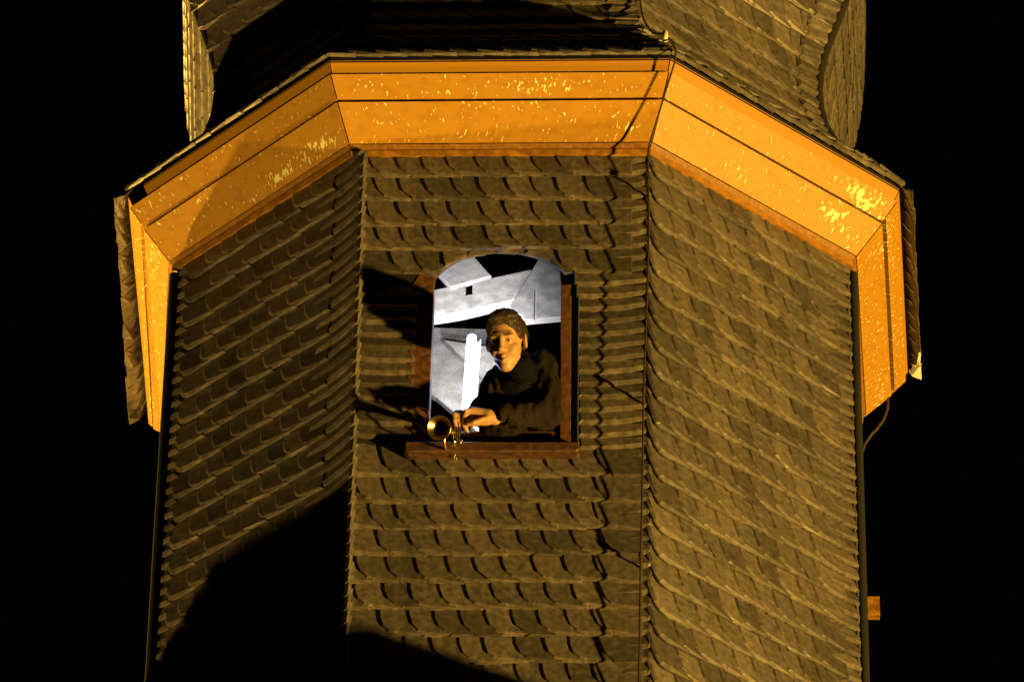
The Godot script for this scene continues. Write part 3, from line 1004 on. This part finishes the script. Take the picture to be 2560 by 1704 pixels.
func trumpet() -> void:
	# its own space: x along the axis from the bell to the mouthpiece, y up, z to the player's right
	var d := Vector3(0.33, 0.42, -0.845).normalized()
	var up := (Vector3(0.1, 1, 0.25) - d * Vector3(0.1, 1, 0.25).dot(d)).normalized()
	var t := thing("trumpet", "brass trumpet held out over the window sill with its bell towards the viewer", "trumpet", in_window() * Transform3D(Basis(d, up, d.cross(up)).scaled_local(Vector3.ONE * 0.84), Vector3(0.386, -1.44, 0.21)))
	var X := Vector3.RIGHT
	var st := begin()
	lathe(st, Vector3.ZERO, X, [Vector2(0.004, 0.0555), Vector2(-0.001, 0.0575), Vector2(0.0, 0.060), Vector2(0.004, 0.0595), Vector2(0.012, 0.048), Vector2(0.025, 0.036), Vector2(0.045, 0.027), Vector2(0.08, 0.0195), Vector2(0.13, 0.0145), Vector2(0.20, 0.0105), Vector2(0.30, 0.007)], 32)
	lathe(st, Vector3.ZERO, X, [Vector2(0.20, 0.006), Vector2(0.13, 0.0125), Vector2(0.08, 0.0175), Vector2(0.045, 0.025), Vector2(0.025, 0.034), Vector2(0.012, 0.046), Vector2(0.004, 0.0555)], 32)
	part("bell", done(st), M.brass, t)
	st = begin()
	var bow := []
	for j in 9:
		var a := PI * j / 8.0
		bow.append(Vector3(0.30 + sin(a) * 0.045, -0.045 + cos(a) * 0.045, 0))
	bow.append(Vector3(0.22, -0.09, 0)); bow.append(Vector3(0.10, -0.09, 0))
	for j in range(1, 9):
		var a := PI * j / 8.0
		bow.append(Vector3(0.10 - sin(a) * 0.045, -0.045 - cos(a) * 0.045, 0.012 * j / 8.0))
	bow.append(Vector3(0.44, 0.0, 0.02))
	tube(st, bow, [0.0065], 10)
	part("tubing", done(st), M.brass, t)
	for k in 3:
		st = begin()
		lathe(st, Vector3(0.17 + k * 0.027, -0.105, 0.008), Vector3.UP, [Vector2(-0.022, 0.0), Vector2(-0.022, 0.006), Vector2(-0.012, 0.006), Vector2(-0.01, 0.0125), Vector2(0.125, 0.0125), Vector2(0.128, 0.0105), Vector2(0.135, 0.0105), Vector2(0.137, 0.003), Vector2(0.16, 0.003), Vector2(0.161, 0.0085), Vector2(0.166, 0.0085), Vector2(0.167, 0)], 16)
		part("valve", done(st), M.silver, t)
	st = begin()
	tube(st, [Vector3(0.17, -0.04, 0.012), Vector3(0.165, -0.045, 0.05), Vector3(0.15, -0.05, 0.06), Vector3(0.135, -0.055, 0.05), Vector3(0.14, -0.06, 0.012)], [0.006], 8)
	part("slide", done(st), M.silver, t)
	st = begin()
	tube(st, [Vector3(0.225, -0.05, 0.0), Vector3(0.24, -0.052, -0.05), Vector3(0.232, -0.09, -0.055), Vector3(0.222, -0.092, 0.0)], [0.006], 8)
	part("slide", done(st), M.silver, t)
	st = begin()
	lathe(st, Vector3(0.44, 0, 0.02), X, [Vector2(0, 0.0), Vector2(0, 0.0055), Vector2(0.05, 0.006), Vector2(0.065, 0.012), Vector2(0.075, 0.0135), Vector2(0.075, 0.008), Vector2(0.066, 0.0)], 16)
	part("mouthpiece", done(st), M.silver, t)

func finger(prims: Array, at: Vector3, dirs: Array, lens: Array, r: float) -> void:
	var p := at
	for j in dirs.size():
		var q: Vector3 = p + dirs[j].normalized() * lens[j]
		prims.append(cap(p, q, r * (1.0 - 0.08 * j), r * (0.92 - 0.08 * j), 0.004))
		p = q

func person() -> void:
	# everything in the window's frame: x along the wall, y up from the cornice's foot, z out of the wall; the node stands at his feet
	var feet := Vector3(0.72, -2.42, -0.36)
	var t := thing("person", "smiling short-haired person in dark jacket leaning out of the lit tower window", "person", in_window() * Transform3D(Basis(), feet))
	var to := Transform3D(Basis(), -feet)
	# --- the head's own space
	var f := Vector3(-0.20, -0.52, 0.82).normalized()
	var upv := Vector3(0.02, 1, 0)
	var y := (upv - f * upv.dot(f)).normalized()
	var x := y.cross(f)
	var head_at := Vector3(0.641, -1.035, 0.20)
	var H := Transform3D(Basis(x, y, f).scaled_local(Vector3.ONE * 0.93), head_at)
	var skin := Color(0.50, 0.30, 0.19)
	var hp := [
		ell(Vector3(0, 0.035, -0.014), Vector3(0.075, 0.085, 0.094)), ell(Vector3(0, -0.035, 0.026), Vector3(0.0575, 0.088, 0.066)),
		ell(Vector3(0, -0.104, 0.056), Vector3(0.027, 0.024, 0.028)), ell(Vector3(0, -0.065, 0.018), Vector3(0.051, 0.040, 0.052)),
		cap(Vector3(-0.036, 0.024, 0.078), Vector3(0.036, 0.024, 0.078), 0.012, 0.012),
		ell(Vector3(0.043, -0.032, 0.062), Vector3(0.020, 0.018, 0.018)), ell(Vector3(-0.043, -0.032, 0.062), Vector3(0.020, 0.018, 0.018)),
		ell(Vector3(0.034, -0.05, 0.074), Vector3(0.017, 0.016, 0.014), 0.012), ell(Vector3(-0.034, -0.05, 0.074), Vector3(0.017, 0.016, 0.014), 0.012),
		ell(Vector3(0.031, 0.002, 0.104), Vector3(0.017, 0.011, 0.015), 0.010, -1), ell(Vector3(-0.031, 0.002, 0.104), Vector3(0.017, 0.011, 0.015), 0.010, -1),
		ell(Vector3(0.031, 0.001, 0.079), Vector3(0.0135, 0.0115, 0.0115), 0.004), ell(Vector3(-0.031, 0.001, 0.079), Vector3(0.0135, 0.0115, 0.0115), 0.004),
		cap(Vector3(0, 0.014, 0.090), Vector3(0, -0.030, 0.112), 0.0085, 0.0105, 0.010), ell(Vector3(0, -0.034, 0.113), Vector3(0.0135, 0.0115, 0.0125), 0.006),
		ell(Vector3(0.012, -0.038, 0.100), Vector3(0.0085, 0.008, 0.010), 0.005), ell(Vector3(-0.012, -0.038, 0.100), Vector3(0.0085, 0.008, 0.010), 0.005),
		cap(Vector3(-0.030, -0.060, 0.080), Vector3(0, -0.064, 0.097), 0.004, 0.0065, 0.008), cap(Vector3(0.030, -0.060, 0.080), Vector3(0, -0.064, 0.097), 0.004, 0.0065, 0.008),
		cap(Vector3(-0.026, -0.068, 0.080), Vector3(0, -0.080, 0.094), 0.004, 0.007, 0.008), cap(Vector3(0.026, -0.068, 0.080), Vector3(0, -0.080, 0.094), 0.004, 0.007, 0.008),
		cap(Vector3(-0.037, -0.057, 0.086), Vector3(0, -0.072, 0.106), 0.0036, 0.0046, 0.003, -1), cap(Vector3(0.037, -0.057, 0.086), Vector3(0, -0.072, 0.106), 0.0036, 0.0046, 0.003, -1),
		ell(Vector3(0.080, -0.004, -0.010), Vector3(0.009, 0.033, 0.021), 0.008, 1, Basis(Vector3.UP, 0.35)), ell(Vector3(-0.080, -0.004, -0.010), Vector3(0.009, 0.033, 0.021), 0.008, 1, Basis(Vector3.UP, -0.35)),
		ell(Vector3(0.090, -0.002, -0.004), Vector3(0.006, 0.020, 0.011), 0.005, -1, Basis(Vector3.UP, 0.35)), ell(Vector3(-0.090, -0.002, -0.004), Vector3(0.006, 0.020, 0.011), 0.005, -1, Basis(Vector3.UP, -0.35)),
		cap(Vector3(0, -0.04, -0.03), Vector3(0.005, -0.125, -0.085), 0.05, 0.054, 0.02),
	]
	var face_color := func(p: Vector3) -> Color:
		var c := skin
		var ax := absf(p.x)
		# lips, the parted mouth, brows, eyes
		if p.z > 0.07:
			var bend := -0.072 + 10.5 * p.x * p.x
			if ax < 0.038:
				var dy := p.y - bend
				if absf(dy) < 0.0034 * (1.0 - ax / 0.045): c = Color(0.10, 0.045, 0.03)
				elif absf(dy) < 0.009 - ax * 0.2: c = Color(0.42, 0.19, 0.13)
			var by := 0.027 - 4.0 * (ax - 0.028) * (ax - 0.028)
			if ax > 0.012 and ax < 0.052 and absf(p.y - by) < 0.0042: c = Color(0.09, 0.05, 0.03)
			var ex := (ax - 0.031) / 0.0125; var ey := (p.y - 0.0005) / 0.0042
			if ex * ex + ey * ey < 1.0:
				c = Color(0.55, 0.5, 0.46)
				if Vector2(ax - 0.031, p.y).length() < 0.0058: c = Color(0.03, 0.02, 0.015)
			elif ex * ex + ey * ey < 1.7 and p.y > 0.001: c = Color(0.12, 0.07, 0.045)
		return c
	var plain := func(_p: Vector3) -> Color: return skin
	var st := fresh()
	net(st, hp, Vector3(-0.1, -0.2, -0.13), Vector3(0.1, 0.14, 0.14), 0.0042, face_color, to * H)
	# --- the body: torso, arms and legs under the clothes
	var neck := H * Vector3(0.005, -0.12, -0.075)
	var shl := Vector3(0.775, -1.005, -0.03); var ell_ := Vector3(0.800, -1.268, 0.045); var wrl := Vector3(0.582, -1.347, 0.140)
	var shr := Vector3(0.605, -1.125, 0.0); var elr := Vector3(0.562, -1.225, 0.0); var wrr := Vector3(0.502, -1.297, 0.070)
	var chest := Vector3(0.695, -1.14, -0.06); var belly := Vector3(0.71, -1.40, -0.22); var hips := Vector3(0.715, -1.62, -0.33)
	var bp := [
		cap(neck, chest + Vector3(-0.01, 0.06, 0.02), 0.050, 0.07, 0.03), ell(chest, Vector3(0.15, 0.13, 0.095), 0.05), ell(belly, Vector3(0.14, 0.15, 0.10), 0.06), ell(hips, Vector3(0.15, 0.12, 0.105), 0.06),
		cap(chest + Vector3(0.08, 0.08, 0.02), shl, 0.06, 0.05, 0.03), cap(shl, ell_, 0.042, 0.034, 0.02), cap(ell_, wrl, 0.030, 0.023, 0.015), 
		cap(chest + Vector3(-0.08, 0.06, 0.02), shr, 0.06, 0.05, 0.03), cap(shr, elr, 0.042, 0.034, 0.02), cap(elr, wrr, 0.030, 0.023, 0.015),
	]
	for s in [-1, 1]:
		var hip := hips + Vector3(0.075 * s, -0.05, 0.0)
		var knee := Vector3(0.72 + 0.09 * s, -2.00, -0.25); var ankle := Vector3(0.72 + 0.09 * s, -2.35, -0.36)
		bp.append(cap(hip, knee, 0.075, 0.05, 0.03)); bp.append(cap(knee, ankle, 0.048, 0.034, 0.02)); bp.append(cap(ankle + Vector3(0, -0.03, 0), ankle + Vector3(0.02 * s, -0.045, 0.13), 0.032, 0.026, 0.02))
	net(st, bp, Vector3(0.40, -2.45, -0.50), Vector3(0.95, -0.95, 0.22), 0.013, plain, to)
	# --- the left hand closed round the trumpet, its knuckles to the front
	var hand := [cap(wrl + Vector3(0.016, 0.0, -0.01), wrl + Vector3(-0.008, 0.002, 0.0), 0.026, 0.026, 0.012)]
	var kn := wrl + Vector3(-0.074, 0.004, 0.006)
	var across := Vector3(-0.16, -0.62, -0.30).normalized()
	for j in 4:
		var s := (j - 1.2) * 0.0195
		var k0 := kn + across * s + Vector3(0.004 * j, 0, 0.004 * j)
		hand.append(cap(wrl + Vector3(-0.01, 0.003, 0) + across * s * 0.55, k0, 0.0165, 0.012, 0.010))
		var rad: float = [0.0092, 0.0095, 0.009, 0.008][j]
		var ln: float = [0.9, 1.0, 0.94, 0.76][j]
		finger(hand, k0, [Vector3(-0.75, -0.38, 0.35), Vector3(-0.15, -0.85, -0.2), Vector3(0.55, -0.55, -0.5)], [0.036 * ln, 0.027 * ln, 0.02 * ln], rad)
	finger(hand, wrl + Vector3(-0.014, -0.016, 0.016), [Vector3(-0.55, -0.5, 0.5), Vector3(-0.75, -0.4, 0.1), Vector3(-0.8, -0.05, -0.3)], [0.036, 0.030, 0.024], 0.0115)
	net(st, hand, wrl + Vector3(-0.16, -0.12, -0.07), wrl + Vector3(0.05, 0.055, 0.08), 0.0036, plain, to)
	# --- the right hand comes down on the valves from behind
	var rh := [cap(wrr + Vector3(0.01, 0.012, -0.012), wrr + Vector3(-0.006, -0.006, 0.01), 0.026, 0.025, 0.012)]
	for j in 4:
		var side := Vector3(-0.75, -0.35, 0.55).normalized() * ((j - 1.5) * 0.0195)
		var k1 := wrr + Vector3(-0.030, -0.022, 0.058) + side
		rh.append(cap(wrr + Vector3(-0.006, -0.004, 0.01) + side * 0.5, k1, 0.016, 0.012, 0.010))
		finger(rh, k1, [Vector3(-0.2, -0.65, 0.6), Vector3(0.1, -0.95, 0.05), Vector3(0.25, -0.8, -0.4)], [0.036, 0.025, 0.02], 0.009)
	finger(rh, wrr + Vector3(0.004, -0.014, 0.02), [Vector3(0.3, -0.6, 0.6), Vector3(0.0, -0.8, 0.4), Vector3(-0.2, -0.8, 0.3)], [0.036, 0.028, 0.022], 0.0112)
	net(st, rh, wrr + Vector3(-0.13, -0.15, -0.06), wrr + Vector3(0.07, 0.055, 0.15), 0.0036, plain, to)
	part("body", st.commit(), M.skin, t)
	# --- hair
	var strands := FastNoiseLite.new(); strands.seed = 3; strands.frequency = 1.0; strands.fractal_octaves = 2
	var hair := [
		ell(Vector3(0, 0.047, -0.020), Vector3(0.084, 0.088, 0.100), 0.01), ell(Vector3(0, 0.02, -0.05), Vector3(0.080, 0.09, 0.07), 0.02), ell(Vector3(0.01, 0.105, 0.045), Vector3(0.062, 0.034, 0.048), 0.02),
		ell(Vector3(0.006, -0.03, 0.085), Vector3(0.073, 0.105, 0.085), 0.008, -1), ell(Vector3(0, -0.13, 0.03), Vector3(0.14, 0.115, 0.16), 0.008, -1),
		ell(Vector3(0.088, -0.01, 0.0), Vector3(0.02, 0.04, 0.03), 0.006, -1), ell(Vector3(-0.088, -0.01, 0.0), Vector3(0.02, 0.04, 0.03), 0.006, -1),
	]
	st = fresh()
	net(st, hair, Vector3(-0.11, -0.11, -0.15), Vector3(0.11, 0.165, 0.12), 0.0038, plain, to * H, func(p): return strands.get_noise_3d(p.x * 260.0, p.y * 40.0, p.z * 50.0) * 0.0035 + strands.get_noise_3d(p.x * 30.0, p.y * 30.0, p.z * 30.0) * 0.005)
	part("hair", st.commit(), M.hair, t)
	# --- roll-neck sweater, jacket, trousers, shoes
	st = fresh()
	var c0 := H * Vector3(0, -0.085, -0.06)
	net(st, [cap(c0 + Vector3(0.012, 0.0, -0.01), chest + Vector3(-0.01, 0.06, 0.03), 0.066, 0.09, 0.02), ell(H * Vector3(0.04, -0.12, -0.02), Vector3(0.06, 0.05, 0.06), 0.03), ell(chest + Vector3(-0.02, 0.0, 0.035), Vector3(0.13, 0.12, 0.095), 0.04)], Vector3(0.45, -1.42, -0.2), Vector3(0.92, -0.98, 0.24), 0.008, plain, to,
		func(p): return strands.get_noise_3d(p.x * 12.0, p.y * 45.0, p.z * 12.0) * 0.006)
	part("sweater", st.commit(), M.sweater, t)
	st = fresh()
	var jp := [
		ell(chest, Vector3(0.17, 0.15, 0.115), 0.05), ell(belly, Vector3(0.165, 0.17, 0.125), 0.06), ell(Vector3(0.63, -1.335, -0.01), Vector3(0.10, 0.075, 0.05), 0.03), ell(hips, Vector3(0.17, 0.10, 0.125), 0.06),
		cap(chest + Vector3(0.03, 0.085, 0.01), shl, 0.085, 0.068, 0.03), cap(shl, ell_, 0.066, 0.058, 0.02), cap(ell_, wrl + (ell_ - wrl) * 0.14, 0.058, 0.043, 0.02),
		cap(chest + Vector3(-0.08, 0.06, 0.02), shr, 0.078, 0.064, 0.03), cap(shr, elr, 0.063, 0.055, 0.02), cap(elr, wrr + (elr - wrr) * 0.18, 0.054, 0.042, 0.02),
		cap(wrl + (wrl - ell_) * 0.3, wrl + (ell_ - wrl) * 0.20, 0.034, 0.033, 0.005, -1), cap(wrr + (wrr - elr) * 0.5, wrr + (elr - wrr) * 0.26, 0.034, 0.033, 0.005, -1),
		ell(H * Vector3(0, -0.09, 0.03), Vector3(0.080, 0.075, 0.10), 0.02, -1), cap(chest + Vector3(-0.06, 0.08, 0.15), chest + Vector3(-0.06, -0.10, 0.15), 0.05, 0.022, 0.01, -1),
	]
	net(st, jp, Vector3(0.36, -1.80, -0.52), Vector3(0.95, -0.90, 0.24), 0.0080, plain, to,
		func(p): return strands.get_noise_3d(p.x * 20.0, p.y * 7.0, p.z * 14.0) * 0.014 + strands.get_noise_3d(p.x * 44.0, p.y * 14.0, p.z * 34.0) * 0.005)
	part("jacket", st.commit(), M.jacket, t)
	st = fresh()
	var tp := [ell(hips + Vector3(0, -0.04, 0), Vector3(0.16, 0.10, 0.118), 0.04)]
	for s in [-1, 1]:
		var hip := hips + Vector3(0.075 * s, -0.05, 0.0)
		var knee := Vector3(0.72 + 0.09 * s, -2.00, -0.25); var ankle := Vector3(0.72 + 0.09 * s, -2.34, -0.36)
		tp.append(cap(hip, knee, 0.088, 0.062, 0.03)); tp.append(cap(knee, ankle, 0.062, 0.052, 0.02))
	net(st, tp, Vector3(0.48, -2.42, -0.55), Vector3(0.96, -1.55, -0.10), 0.016, plain, to)
	part("trousers", st.commit(), M.sweater, t)
	for s in [-1, 1]:
		st = fresh()
		var an := Vector3(0.72 + 0.09 * s, -2.38, -0.36)
		net(st, [cap(an, an + Vector3(0.02 * s, -0.012, 0.14), 0.045, 0.036, 0.02), cap(an, an + Vector3(0, 0.04, 0), 0.045, 0.042, 0.02)], an + Vector3(-0.1, -0.08, -0.1), an + Vector3(0.12, 0.1, 0.24), 0.011, plain, to)
		part("shoe", st.commit(), M.black, t)
